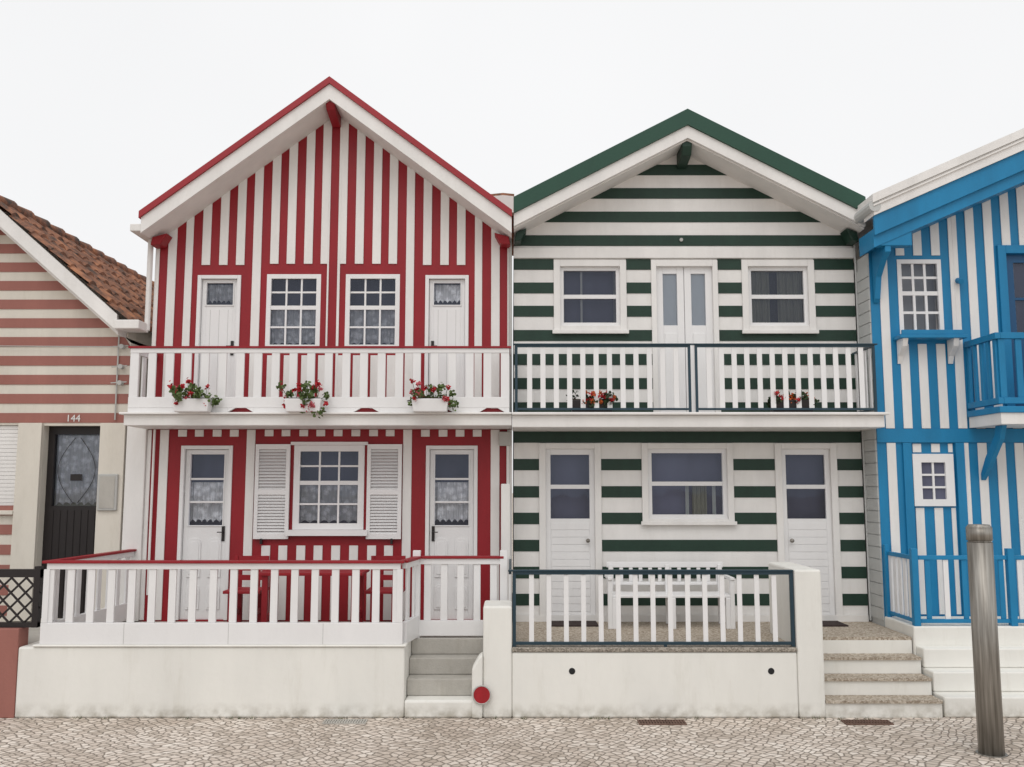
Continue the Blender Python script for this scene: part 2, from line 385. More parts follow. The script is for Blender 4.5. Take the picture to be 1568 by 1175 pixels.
def glazed_door(T, x0, x1, z0, z1, gz0, gz1, hinge, y=0.03, gm=0.10, bars=(), lacetop=None, arch=True, planks=False):
    D = T.p('doors', WOODW, bevel=.003)
    fr = 0.045
    box(D, x0, x0+fr, -0.02, 0.08, z0, z1); box(D, x1-fr, x1, -0.02, 0.08, z0, z1); box(D, x0+fr, x1-fr, -0.02, 0.08, z1-fr, z1)
    a, b, d = x0+fr+.004, x1-fr-.004, z1-fr-.004
    ga, gb = a+gm, b-gm
    box(D, a, ga, y, y+.045, z0, d); box(D, gb, b, y, y+.045, z0, d)
    box(D, ga, gb, y, y+.045, gz1, d); box(D, ga, gb, y, y+.045, z0, gz0)
    mo = 0.014
    for p in ((ga-mo, ga, gz0-mo, gz1+mo), (gb, gb+mo, gz0-mo, gz1+mo), (ga, gb, gz1, gz1+mo), (ga, gb, gz0-mo, gz0)):
        box(D, p[0], p[1], y-0.012, y-0.0005, p[2], p[3])
    for z in bars: box(D, ga, gb, y+.004, y+.04, z-.012, z+.012)
    quad(T.p('window_glass', GLASS), [(ga,y+.03,gz0),(gb,y+.03,gz0),(gb,y+.03,gz1),(ga,y+.03,gz1)])
    if lacetop: drape(T.p('curtains', LACE, bevel=-1), ga-.01, gb+.01, y+.07, gz0+0.035, lacetop, True)
    if planks:
        n = max(3, int((b-a)/0.09))
        for k in range(1, n):
            x = a+(b-a)*k/n
            box(T.p('door_plank_joints', GREY), x-.002, x+.002, y-.001, y+.002, z0+0.02, gz0-0.06)
    if arch:
        for cx in ((ga+ (a+b)/2)/2-0.02, (gb+(a+b)/2)/2+0.02):
            w = (b-a)*0.15
            for lo, hi in ((z0+0.12, z0+0.42), (z0+0.50, gz0-0.15)):
                pts = [(cx-w, lo), (cx+w, lo), (cx+w, hi-0.06)] + [(cx+w*math.cos(t), hi-0.06+0.06*math.sin(t)) for t in (0.5, 1.0, 1.57, 2.1, 2.6)] + [(cx-w, hi-0.06)]
                prism(D, pts, y-0.014, y-0.0005)
                pts2 = [(cx+(px-cx)*0.72, (lo+hi)/2+(pz-(lo+hi)/2)*0.84) for px, pz in pts]
                prism(D, pts2, y-0.022, y-0.0145)
    hx = b-0.045 if hinge == 'l' else a+0.045
    H = T.p('door_handles', BLACK)
    hz = z0+ (1.02 if z1-z0 > 1.9 else 0.86)
    box(H, hx-.018, hx+.018, y-.012, y-.0006, hz-0.09, hz+0.09)
    cyl(H, (hx, y-.012, hz+.02), (hx, y-.06, hz+.02), .008, 8)
    cyl(H, (hx, y-.055, hz+.02), (hx+(-.06 if hinge == 'l' else .06), y-.055, hz+.02), .006, 8)
o = openU[0]; glazed_door(R, o[0], o[1], o[2], o[3], 4.54, 4.82, 'l', gm=0.055, lacetop=4.81, arch=False, planks=True)
o = openU[3]; glazed_door(R, o[0], o[1], o[2], o[3], 4.54, 4.82, 'r', gm=0.055, lacetop=4.81, arch=False, planks=True)
o = openL[0]; glazed_door(R, o[0], o[1], o[2], o[3], 1.82, 2.68, 'l', gm=0.06, lacetop=2.34, bars=(2.38,2.10))
o = openL[2]; glazed_door(R, o[0], o[1], o[2], o[3], 1.82, 2.68, 'r', gm=0.06, lacetop=2.34, bars=(2.38,2.10))
yb = -0.70
SL = R.p('balcony_slab', WHITE, bevel=0.008)
box(SL, xl-0.01, -0.005, yb, -0.016, 2.985, 3.11)
box(SL, xl-0.05, -0.003, yb-0.05, -0.016, 3.111, 3.137)
RL = R.p('balcony_railing', WOODW, bevel=0.004)
RC = R.p('balcony_rail_cap', REDP)
rl, rr = xl+0.03, -0.03
box(RL, rl, rr, yb, yb+0.05, 3.19, 3.315)
box(RL, rl, rr, yb+0.005, yb+0.045, 3.83, 3.885)
box(RC, rl-0.02, rr+0.02, yb-0.012, yb+0.062, 3.886, 3.908)
n = 22
for k in range(n):
    x = rl+0.05 + (rr-rl-0.10)*k/(n-1)
    w = 0.046 if 0 < k < n-1 else 0.05
    box(RL, x-w, x+w, yb+0.010, yb+0.036, 3.3155, 3.8295)
x = rl; k = 0
while x < rr-0.05:
    e = min(x+(0.30 if k % 2 else 0.55), rr); k += 1
    box(RL, x, e, yb+0.002, yb+0.048, 3.138, 3.1895)
    if e < rr-.3:
        prism(RL, [(e,3.138),(e+.09,3.1895),(e,3.1895)], yb+.002, yb+.048); prism(RL, [(e+.30,3.138),(e+.30,3.1895),(e+.21,3.1895)], yb+.002, yb+.048)
    x = e+0.30
box(R.p('rail_shadow_gap_board', REDP), rl+.01, rr-.01, yb+.055, yb+.07, 3.138, 3.188)
for xx in (rl, rr-0.05):
    box(RL, xx+.005, xx+0.045, yb+0.071, -0.016, 3.19, 3.31); box(RL, xx+.005, xx+0.045, yb+0.051, -0.016, 3.83, 3.885)
    box(RC, xx-.01, xx+0.06, yb+0.063, -0.016, 3.886, 3.908)
    for k in range(3): yy = yb+0.17+k*0.19; box(RL, xx+0.012, xx+0.036, yy-.045, yy+.045, 3.311, 3.829)
G = R.p('gutter_and_downpipe', WHITE, bevel=0.01)
box(G, xl-0.14, xl-0.005, ov+0.02, 8.9, ze+0.02, ze+0.11)
cyl(G, (xl-0.05, -0.05, ze+0.03), (xl-0.05, -0.05, 4.20), 0.035, 12)
box(R.p('corner_pilaster', WHITE, bevel=0.01), xl-0.24, xl-0.002, -0.05, 0.3, 0.69, 3.05)
box(R.p('party_fin_wall', WHITE, bevel=0.01), -0.13, -0.02, -0.32, -0.016, 0.70, 2.32)
box(R.p('meter_box', GREY, bevel=0.01), -0.16, -0.01, -0.10, -0.016, 2.78, 2.95)
pp = R.p('balcony_drainpipe', GREY)
cyl(pp, (-0.02, -0.06, 3.14), (-0.02, -0.06, 5.4), 0.020, 10)
pw = R.p('wall_pipe', WHITE)
cyl(pw, (-0.05, -0.06, 2.32), (-0.05, -0.06, 2.78), 0.018, 10)
cyl(pw, (-4.36, -0.05, 1.0), (-4.36, -0.05, 2.98), 0.014, 10)
R.done()

# red house porch
P = Thing('front_porch')
yp = -1.80
C = P.p('retaining_wall', REND, bevel=0.02)
box(C, -4.95, -1.075, yp, yp+0.22, 0, 0.69)
box(C, -4.95, -4.75, yp+0.221, 0.0, 0, 0.69)
box(C, -1.27, -1.075, yp+0.221, yp+0.86, 0, 0.688)
box(P.p('porch_floor', CONC), -4.749, -0.37, -0.94, 0.0, 0.3, 0.682)
box(P.p('porch_floor', CONC), -4.749, -1.271, yp+0.221, -0.941, 0.3, 0.682)
box(P.p('wall_coping', REND, bevel=0.012), -4.80, -1.06, yp-0.02, yp+0.25, 0.691, 0.715)
FN = P.p('railing', WOODW, bevel=0.004); FC = P.p('rail_cap', REDP, bevel=0.004)
box(FN, -4.74, -1.10, yp, yp+0.06, 0.716, 0.925)
for xx in (-3.9, -2.85, -1.9): box(P.p('plank_joints', GREY), xx, xx+.004, yp-.0015, yp+.001, .718, .922)
box(FN, -4.71, -1.13, yp+.005, yp+0.055, 1.455, 1.515)
box(FC, -4.75, -1.09, yp-0.02, yp+0.08, 1.516, 1.542)
n = 18
for k in range(n):
    x = -4.67 + (3.50)*k/(n-1)
    box(FN, x-0.037, x+0.037, yp+0.015, yp+0.042, 0.9255, 1.4545)
for x in (-4.735, -1.165): box(FN, x, x+0.06, yp+0.0, yp+0.06, 0.9255, 1.4549)
def rail_run(p, q, z0, zb, zt, n, w=0.037):
    p, q = Vector(p), Vector(q); d = (q-p); L = d.length; u = d/L; nrm = Vector((-u.y, u.x))
    def ob(bm, s0, s1, h, za_, zb_):
        a = p+u*s0; b = p+u*s1
        hexa(bm, [(*(a-nrm*h), za_), (*(b-nrm*h), za_), (*(b-nrm*h), zb_), (*(a-nrm*h), zb_), (*(a+nrm*h), za_), (*(b+nrm*h), za_), (*(b+nrm*h), zb_), (*(a+nrm*h), zb_)])
    ob(FN, 0, L, 0.028, z0, zb); ob(FN, 0, L, 0.024, zt-0.087, zt-0.027); ob(FC, -0.02, L+0.02, 0.045, zt-0.026, zt)
    for k in range(n):
        c = L*(k+0.5)/n; ob(FN, c-w, c+w, 0.012, zb+.0005, zt-0.0875)
rail_run((-4.70,-1.72), (-4.56,-0.06), 0.72, 0.92, 1.541, 8)
rail_run((-1.10,-1.70), (-1.02,-1.20), 0.70, 0.92, 1.541, 2)
rail_run((-1.00,-1.15), (-0.11,-1.15), 0.70, 0.86, 1.541, 5)
for x, y in ((-1.03,-1.15), (-0.09,-1.15)): box(FN, x-0.04, x+0.04, y-0.04, y+0.04, 0.60, 1.60)
STP = P.p('steps', CONC, bevel=0.012)
box(P.p('retaining_wall', REND), -1.073, -0.30, yp, -0.94, 0, 0.17)
for k in range(1, 4): box(STP, -1.073, -0.292, yp+0.2*k, -0.941, 0.17*k+0.001, 0.17*(k+1))
P.done()

def table(name, x, y, w, d, zt, z0, mat):
    T = Thing(name); bm = T.p('top', mat, bevel=0.006)
    for k in range(4): box(bm, x-w/2, x+w/2, y-d/2+d*k/4+.004, y-d/2+d*(k+1)/4-.004, zt-0.035, zt)
    bm = T.p('legs', mat)
    for sx in (-1, 1):
        X = x+sx*(w/2-0.09)
        for sy in (-1, 1): box(bm, X-.03, X+.03, y+sy*(d/2-.06)-.03, y+sy*(d/2-.06)+.03, z0, zt-.036)
        box(bm, X-.02, X+.02, y-d/2+.095, y+d/2-.095, z0+.15, z0+.21)
    return T
t = table('red_garden_table', -2.20, -0.85, 1.15, 0.55, 1.36, 0.685, REDP); t.done()
for cx in (-3.05, -1.45):
    t = table('red_garden_chair', cx, -0.5, 0.42, 0.42, 1.12, 0.685, REDP)
    b = t.p('backrest', REDP)
    for sx in (-1, 1): box(b, cx+sx*.18-.02, cx+sx*.18+.02, -0.33, -0.29, 1.121, 1.48)
    for z in (1.20, 1.31, 1.42): box(b, cx-.159, cx+.159, -0.32, -0.30, z, z+.06)
    t.done()

# ============================================================ GREEN HOUSE
Gh = Thing('green_striped_house')
xl, xr, xa = 0.02, 4.27, 2.145
za, s = 6.876, 0.522
top_g = lambda x: 6.50 - s*abs(x-xa)
ze = top_g(xl)
UO = [(0.60,1.345,4.27,5.02), (1.80,2.50,3.135,5.02), (2.945,3.69,4.27,5.02)]
LO = [(0.41,1.005,0.70,2.745), (1.655,2.62,1.90,2.745), (3.285,3.88,0.70,2.745)]
W = Gh.p('facade_wall', WHITE)
wall(W, xl, xr, 0.0, ze-0.3, 0.0, UO+LO)
gabled_body(Gh, xl, xr, 0.0, 9.0, ze, xa, 6.50, WHITE, W)
trims = [(0.52,1.425,4.17,5.10), (1.735,2.565,3.13,5.10), (2.865,3.77,4.17,5.10), (0.33,1.085,0.69,2.815), (1.58,2.695,1.83,2.815), (3.205,3.96,0.69,2.815)]
ST = Gh.p('green_stripes', GRN, bevel=.002)
zs_u = [6.20,5.895,5.59,5.285,4.98,4.68,4.385,4.08,3.78,3.48,3.18]
zs_l = [2.82,2.485,2.155,1.835,1.51,1.19,0.87]
for z in zs_u: hstripe(ST, z, z+0.138, xl, xr, (xa, 6.50, s), trims, -0.008, 0.0)
for z in zs_l: hstripe(ST, z, z+0.138, xl, xr, None, trims, -0.008, 0.0)
TR = Gh.p('window_and_door_surrounds', WHITE, bevel=0.005)
for (a, b, c, d), (e, f, g, h) in zip(trims, UO+LO):
    y0 = -0.030
    box(TR, a, e, y0, -0.0, c, d); box(TR, f, b, y0, -0.0, c, d); box(TR, e, f, y0, -0.0, h, d)
    if g-c > 0.05:
        box(TR, e, f, y0, -0.0, c, g); box(TR, a-0.02, b+0.02, -0.065, -0.031, c-0.005, c+0.04)
box(Gh.p('horizontal_trim', WHITE), xl, xr, -0.036, -0.001, 5.125, 5.25)
ov = -0.45
gable_band(Gh.p('roof_verge_green', GRNR), xl, xr, xa, za, s, 0.0, 0.20, ov-0.03, 0.10)
gable_band(Gh.p('bargeboard_white', WHITE), xl+.002, xr-.002, xa, za, s, 0.202, 0.155, ov, ov+0.045)
gable_band(Gh.p('soffit_boards', SOFF), xl+.002, xr-.002, xa, za, s, 0.30, 0.077, ov+0.047, 0.0)
gable_band(Gh.p('roof_covering', TILE), xl+.004, xr, xa, za, s, 0.03, 0.26, 0.11, 9.1)
BR = Gh.p('beam_ends_green', GRN, bevel=0.01)
prism_yz(BR, [(ov+0.05,6.43),(ov+0.10,6.33),(-0.010,6.28),(-0.010,6.47),(ov+0.05,6.49)], xa-0.06, xa+0.06)
for sx, x in ((1, xl+0.01), (-1, xr-0.01)):
    z = top_g(x)
    prism(BR, [(x, z-0.12), (x+sx*0.08, z-0.10), (x+sx*0.15, z+0.05), (x+sx*0.02, z+0.0)], ov+0.2, -0.010)
cyl(Gh.p('ventilation_plug', GREY), (2.12,-0.03,5.36), (2.12,-0.008,5.36), 0.022, 14)
for i, (cur, room) in ((0, (None, ROOM)), (2, (None, ROOMG))):
    a, b, c, d = UO[i]
    sash(Gh, a, b, c, d, 0.02, 1, 1, 1, 0.50, cur, fr=0.045, room=room)
D2 = Gh.p('curtain_panels', DRAPE, bevel=-1)
D3 = Gh.p('olive_curtain_panels', ROOMG, bevel=-1)
drape(D2, 0.64, 0.66, 0.14, 4.3, 4.98); drape(D2, 1.28, 1.31, 0.14, 4.3, 4.98)
drape(D3, 2.98, 3.24, 0.11, 4.3, 4.98); drape(D3, 3.34, 3.66, 0.11, 4.3, 4.98)
quad(Gh.p('dark_gap', DARK), [(3.2,.17,4.3),(3.4,.17,4.3),(3.4,.17,4.98),(3.2,.17,4.98)])
box(Gh.p('window_mullion', GREY), .86, .885, .10, .12, 4.31, 4.98)
a, b, c, d = UO[1]
for x0, x1 in ((a, (a+b)/2-.003), ((a+b)/2+.003, b)):
    D = Gh.p('doors', WOODW, bevel=.003)
    box(D, x0, x0+.085, .02, .07, c, d); box(D, x1-.085, x1, .02, .07, c, d); box(D, x0+.085, x1-.085, .02, .07, d-.085, d); box(D, x0+.085, x1-.085, .02, .07, c, 4.28)
    box(D, x0+.10, x1-.10, .008, .0195, 3.25, 4.18)
    quad(Gh.p('window_glass', GLASS), [(x0+.085,.05,4.28),(x1-.085,.05,4.28),(x1-.085,.05,d-.085),(x0+.085,.05,d-.085)])
    quad(D2, [(x0+.08,.064,4.27),(x1-.08,.064,4.27),(x1-.08,.064,d-.08),(x0+.08,.064,d-.08)])
a, b, c, d = LO[1]
sash(Gh, a, b, c, d, 0.01, 1, 1, 1, 0.50, None, fr=0.05, room=ROOM)
drape(D2, 2.13, 2.17, .11, 1.9, 2.33); drape(D3, 2.22, 2.40, .15, 1.9, 2.33); drape(D2, 2.46, 2.50, .11, 1.9, 2.33)
for i, kx in ((0, 1), (2, -1)):
    a, b, c, d = LO[i]; D = Gh.p('doors', WOODW)
    box(D, a, a+.06, .015, .065, c, d); box(D, b-.06, b, .015, .065, c, d); box(D, a+.06, b-.06, .015, .065, d-.07, d)
    box(D, a+.06, b-.06, .015, .065, c, 1.90); box(D, a+.06, b-.06, .015, .065, 2.26, 2.31)
    z = 0.80
    while z < 1.80:
        box(D, a+.065, b-.065, .009, .0145, z, z+.082); z += .088
    quad(Gh.p('window_glass', GLASS), [(a+.06,.045,1.90),(b-.06,.045,1.90),(b-.06,.045,d-.07),(a+.06,.045,d-.07)])
    quad(Gh.p('room_blue', ROOM), [(a,.20,c),(b,.20,c),(b,.20,d),(a,.20,d)])
    kxx = b-.09 if kx > 0 else a+.09
    K = Gh.p('door_knobs', STEEL, smooth=True)
    cyl(K, (kxx,.01,1.64), (kxx,-.03,1.64), .009, 10); bmesh.ops.create_uvsphere(K, u_segments=12, v_segments=8, radius=.026, matrix=Matrix.Translation((kxx,-.045,1.64)))
SL = Gh.p('balcony_slab', WHITE, bevel=0.008)
box(SL, 0.003, 4.29, -0.70, -0.031, 2.965, 3.105); box(SL, 0.001, 4.33, -0.75, -0.031, 3.106, 3.137)
BRD = Gh.p('balcony_rail_frame', RAILD, bevel=0.003); BRW = Gh.p('balcony_rail_bars', WOODW)
yb = -0.68
for a, b in ((0.035, 2.075), (2.125, 4.22)):
    for x in (a, b-.03): box(BRD, x, x+.03, yb, yb+.03, 3.138, 3.925)
    box(BRD, a+.03, b-.03, yb, yb+.03, 3.165, 3.19)
    n = int((b-a)/0.146)
    for k in range(1, n):
        x = a+.015+(b-a-.03)*k/n
        box(BRW, x-.029, x+.029, yb+.008, yb+.022, 3.1905, 3.8995)
    box(BRD, a+.03, b-.03, yb, yb+.03, 3.90, 3.925)
box(BRD, 0.01, 4.25, yb-.012, yb+.042, 3.926, 3.942)
for x in (0.03, 4.19):
    box(BRD, x, x+.03, yb+.043, -0.04, 3.90, 3.9255); box(BRD, x, x+.03, yb+.043, -0.04, 3.165, 3.19)
    for k in range(4): y = yb+.13+.14*k; box(BRW, x+.008, x+.022, y-.025, y+.025, 3.1905, 3.8995)
gable_band(Gh.p('roof_valley_tiles', TILE), -0.32, 0.03, -0.12, 6.17, 0.10, 0.0, 0.10, 0.6, 3.5)
gable_band(Gh.p('valley_flashing', WHITE), -0.30, 0.02, -0.12, 6.09, 0.10, 0.0, 0.22, 0.45, .599)
Gh.done()

# green house porch
Q = Thing('front_porch')
C = Q.p('retaining_wall', REND, bevel=0.02)
holes = [(0.60,0.455), (2.59,0.455)]
box(C, 0.001, 2.855, yp, yp+0.2, 0, 0.64)
box(C, -0.29, 0.0, yp-.002, -1.30, 0, 1.09)
box(C, 2.857, 3.125, yp-.002, -0.83, 0, 1.452)
prism(C, [(-.40,0),(-.292,0),(-.292,.62),(-.33,.60),(-.40,.48)], yp-.03, -1.62)
DH = Q.p('drain_holes', DARK)
for x, z in holes: cyl(DH, (x, yp+.02, z), (x, yp-.003, z), .032, 20)
box(Q.p('floor_edge', PEBD, bevel=0.01), 0.002, 2.855, yp-.012, yp+.25, 0.641, 0.685)
box(Q.p('porch_floor', PEB), 0.002, 2.855, yp+.251, 0.0, 0.3, 0.683)
box(Q.p('porch_floor', PEB), 2.856, 4.29, -0.829, 0.0, 0.3, 0.683)
box(Q.p('porch_floor', PEB), 3.126, 4.29, -1.14, -0.8295, 0.3, 0.683)
box(Q.p('skirting', WHITE), 0.03, 4.26, -0.035, -0.009, 0.684, 0.76)
for k in range(4):
    box(Q.p('step_risers', REND), 3.127, 4.29, yp+.22*k+.02, -1.141, 0.17*k+.001, 0.17*(k+1)-.03)
    box(Q.p('step_treads', PEB, bevel=0.008), 3.127, 4.29, yp+.22*k, yp+.22*(k+1)+.02 if k < 3 else -1.141, 0.17*(k+1)-.029, 0.17*(k+1))
FR = Q.p('railing_frame', RAILD, bevel=0.003); BB = Q.p('railing_bars', WOODW)
y = yp+.03
for x in (0.005, 2.815): box(FR, x, x+.035, y, y+.035, 0.686, 1.43)
box(FR, 0.04, 2.815, y, y+.035, 1.40, 1.43); box(FR, 0.04, 2.815, y, y+.035, 0.705, 0.735)
box(FR, -0.04, 2.85, y-.012, y+.047, 1.431, 1.448)
box(FR, 1.53, 1.56, y+.002, y+.033, 0.686, 0.7045)
n = 16
for k in range(1, n):
    x = .022+2.81*k/n; box(BB, x-.024, x+.024, y+.01, y+.025, .7355, 1.3995)
box(FR, -0.035, -0.005, y+.048, -0.33, 1.40, 1.445)
for k in range(6): yy = -1.2+.16*k; box(BB, -.03, -.015, yy-.02, yy+.02, 0.69, 1.3995)
Q.done()
m = Thing('door_mat'); box(m.p('mat', MATM, bevel=.004), .42, 1.0, -.42, -.06, .684, .70); m.done()
m = Thing('door_mat'); box(m.p('mat', MATM, bevel=.004), 3.3, 3.88, -.42, -.06, .684, .70); m.done()
m = Thing('round_red_sign')
cyl(m.p('disc', REDSIGN, bevel=.003), (-.30,-1.835,.235), (-.30,-1.85,.235), .085, 40)
bm = m.p('grey_rim', GREY)
for k in range(40):
    a0, a1 = k/40*2*math.pi, (k+1)/40*2*math.pi
    cyl(bm, (-.30+.087*math.cos(a0),-1.846,.235+.087*math.sin(a0)), (-.30+.087*math.cos(a1),-1.846,.235+.087*math.sin(a1)), .007, 8)
cyl(m.p('disc_backing', GREY), (-.30,-1.81,.235), (-.30,-1.834,.235), .06, 24)
m.done()

Bn = Thing('white_garden_bench'); bm = Bn.p('slats', WOODW, bevel=.006); lg = Bn.p('legs_and_arms', WOODW, bevel=.005)
x0, x1 = 1.12, 2.50
for k in range(4): box(bm, x0, x1, -.60+.10*k, -.52+.10*k, 1.03, 1.06)
box(bm, x0, x1, -.19, -.155, 1.335, 1.40); box(bm, x0, x1, -.19, -.155, 1.13, 1.17)
for k in range(12): x = x0+.06+(x1-x0-.12)*k/11; box(bm, x-.022, x+.022, -.185, -.16, 1.1705, 1.3345)
for x in (x0+.02, (x0+x1)/2, x1-.07):
    box(lg, x, x+.05, -.61, -.56, .685, 1.029); box(lg, x, x+.05, -.22, -.1905, .685, 1.37)
    box(lg, x+.005, x+.045, -.555, -.225, .97, 1.029)
for x in (x0-.03, x1-.02): box(lg, x, x+.05, -.63, -.225, 1.23, 1.26); box(lg, x, x+.05, -.615, -.565, .685, 1.229)
Bn.done()

# ============================================================ LEFT HOUSE
Lh = Thing('brown_striped_house')
xl, xr, xa = -8.10, -4.72, -6.40
za, s = 5.80, 0.87
top_l = lambda x: 5.52 - s*abs(x-xa)
ze = top_l(xr)
LOh = [(-7.1,-6.04,2.0,3.04), (-5.74,-5.03,0.70,3.03)]
W = Lh.p('facade_wall', CREAM)
wall(W, xl, xr, 0, ze-.3, 0.0, LOh, depth=.25)
gabled_body(Lh, xl, xr, 0.0, 9.0, ze, xa, 5.52, CREAM, W)
ST = Lh.p('rosy_stripes', PINK)
z = 3.065
while z < 5.5:
    hstripe(ST, z, z+.12, xl, xr-.001, (xa, 5.52, s), [], -.008, 0.0); z += .236
for z in (0.75, 0.99, 1.23, 1.47, 1.71, 1.94):
    hstripe(ST, z, z+.12, xl, -6.05, None, [(-7.2,-6.05,2.0,3.1)], -.008, 0.0)
TR = Lh.p('pilasters', CREAM, bevel=.006)
box(TR, -6.03, -5.742, -.05, 0, .69, 3.06); box(TR, -5.028, -4.722, -.05, 0, .69, 3.06)
SHT = Lh.p('roller_shutter', WHITE)
z = 2.0
while z < 3.03: box(SHT, -7.1, -6.04, .03, .045, z, z+.043); z += .047
box(SHT, -7.1, -6.04, .046, .05, 2.0, 3.04); box(TR, -7.15, -6.032, -.06, -.001, 1.95, 2.0)
dr = Lh.p('front_door', BLACK)
box(dr, -5.74, -5.66, .13, .2, .7, 3.03); box(dr, -5.10, -5.03, .13, .2, .7, 3.03); box(dr, -5.66, -5.10, .13, .2, 2.93, 3.03); box(dr, -5.66, -5.10, .13, .2, .7, 2.05)
for k in range(7): x = -5.63+.085*k; box(dr, x-.003, x+.003, .122, .13, .75, 2.0)
quad(Lh.p('window_glass', GLASS), [(-5.66,.16,2.05),(-5.10,.16,2.05),(-5.10,.16,2.93),(-5.66,.16,2.93)])
quad(Lh.p('door_blind', ROOMG), [(-5.7,.24,.8),(-5.05,.24,.8),(-5.05,.24,3.0),(-5.7,.24,3.0)])
drape(Lh.p('door_lace', LACE, bevel=-1), -5.65, -5.11, .21, 2.06, 2.92, True)
gr = Lh.p('door_grille', BLACK)
for cx, sg in ((-5.38, 1), (-5.38, -1)):
    prev = None
    for k in range(22):
        t = k/21; px = cx+sg*(.03+.20*math.sin(t*math.pi)); pz = 2.09+.80*t
        if prev: cyl(gr, prev, (px, .145, pz), .004, 6)
        prev = (px, .145, pz)
box(gr, -5.45, -5.31, .14, .15, 2.36, 2.44)
box(Lh.p('meter_cabinet', GREY, bevel=.01), -5.01, -4.77, -.085, -.052, 2.0, 2.44)
box(Lh.p('meter_cabinet_door', CONC), -4.98, -4.80, -.09, -.086, 2.03, 2.41)
ov = -.30
gable_band(Lh.p('bargeboard_white', WHITE), xl-.1, xr-.06, xa, za, s, .03, .20, ov, ov+.05)
gable_band(Lh.p('soffit', SOFF), xl-.1, xr-.06, xa, za, s, .18, .095, ov+.051, 0)
gable_band(Lh.p('roof_deck', CREAM), xl-.1, xr-.04, xa, za, s, .04, .22, .001, 9)
bm = Lh.p('roof_tiles', TILE, bevel=-1)
ny, rows = 41, 7
slope_len = 1.74
for side in (1, -1):
    for rI in range(rows):
        x_a, x_b = slope_len*rI/rows, slope_len*(rI+1)/rows+.03
        prev = None; off = random.uniform(-.4,.4)
        for k in range(ny*6+1):
            yv = ov-.02+ k*(9.2/(ny*6)); ph = k/6*2*math.pi
            h = .05*abs(math.sin(ph/2+off*.2)); jit = .012*math.sin((k//6)*2.7+rI*5)
            v1 = bm.verts.new((xa+side*x_a, yv, za-s*x_a+h+jit+.005)); v2 = bm.verts.new((xa+side*x_b, yv, za-s*x_b+h+.04+jit)); v3 = bm.verts.new((xa+side*x_b, yv, za-s*x_b+.0))
            if prev:
                bm.faces.new((prev[0], v1, v2, prev[1])); bm.faces.new((prev[1], v2, v3, prev[2]))
            prev = (v1, v2, v3)
rd = Lh.p('ridge_tiles', TILE, smooth=True)
for k in range(22): cyl(rd, (xa, ov+.42*k, za+.0), (xa, ov+.42*k+.44, za+.02), .085, 12, .10)
G = Lh.p('gutter', WHITE, bevel=.01)
box(G, -4.80, -4.50, -.33, -.02, 4.18, 4.29)
IN = Lh.p('cable_insulators', GREY)
for z in (3.55, 3.75, 4.0): cyl(IN, (-4.80,-.03,z), (-4.80,-.10,z), .03, 10); cyl(IN, (-4.92,-.06,z), (-4.72,-.08,z+.01), .008, 6)
cyl(IN, (-4.86,-.03,3.1), (-4.86,-.03,4.15), .010, 8)
cyl(IN, (-4.87,-.06,4.0), (-8.0,-.05,4.02), .006, 6)
cu = bpy.data.curves.new('house_number', 'FONT'); cu.body = '144'; cu.size = .12; cu.extrude = .002
to = bpy.data.objects.new('house_number', cu); scene.collection.objects.link(to); to.parent = Lh.root
to.location = (-5.47,-.014,3.08); to.rotation_euler = (math.radians(90),0,0); cu.materials.append(WHITE)
Lh.done()
Nf = Thing('neighbour_porch_wall')
box(Nf.p('wall', PINK, bevel=.01), -8.5, -4.952, yp-.0, yp+.2, 0, .87)
box(Nf.p('floor', CONC), -8.5, -4.952, yp+.201, 0, .3, .68); Nf.done()
Lf = Thing('black_lattice_fence'); bm = Lf.p('lattice', BLACK); y = yp+.06
box(bm, -8.5, -4.80, y, y+.06, 1.37, 1.45); box(bm, -8.5, -4.80, y, y+.06, .872, .92)
x = -8.4
while x < -4.85:
    for sg in (1, -1):
        a, b = (x, x+.15) if sg > 0 else (x+.15, x)
        for dz in (0, .15, .30):
            hexa(bm, [(a-.014,y+.02+.01*sg,.92+dz),(a+.014,y+.02+.01*sg,.92+dz),(b+.014,y+.02+.01*sg,1.07+dz),(b-.014,y+.02+.01*sg,1.07+dz),
                      (a-.014,y+.03+.01*sg,.92+dz),(a+.014,y+.03+.01*sg,.92+dz),(b+.014,y+.03+.01*sg,1.07+dz),(b-.014,y+.03+.01*sg,1.07+dz)])
    x += .15
for x in (-4.86, -5.9, -7.0): box(bm, x, x+.06, y-.003, y+.063, .871, 1.48)
Lf.done()

# ============================================================ BLUE HOUSE
Bh = Thing('blue_striped_house')
xl, xr, xa, yf = 4.305, 9.7, 7.0, -0.40
s = 0.44; zl = 5.66; za = zl+s*(xa-4.19)
soff = 0.62
top_b = lambda x: za-soff-s*abs(x-xa)
ze = top_b(xl)
BO = [(4.64,5.17,4.10,5.01), (5.95,6.75,3.1,5.08), (4.70,5.22,0.80,2.80)]
W = Bh.p('facade_wall', BLUE)
wall(W, xl, xr, 0, ze, yf, BO)
gabled_body(Bh, xl, xr, yf, 9.0, ze, xa, za-soff, SIDING, W, base=ze)
for k in range(33):
    z = .75+.14*k
    if z < ze-.2: box(Bh.p('side_cladding', SIDING), xl-.014, xl-.001, yf+.01, -.04, z, z+.13)
ex = [(4.56,5.26,3.98,5.06), (5.85,6.85,3.0,5.18), (4.60,5.32,.7,2.82), (xl,xr,2.80,2.97)]
ST = Bh.p('white_battens', WHITE, bevel=.003)
x = xl+.11
while x < xr:
    j = random.uniform(-.006, .006)
    vstripe(ST, x+j, min(x+.105+j, xr), .80, top_b, ex, yf-.014, yf); x += .215
ovb = -0.90
GB = gable_band
GB(Bh.p('roof_edge_white', WHITE), 4.17, 9.83, xa, za, s, 0.0, .10, ovb-.04, 9)
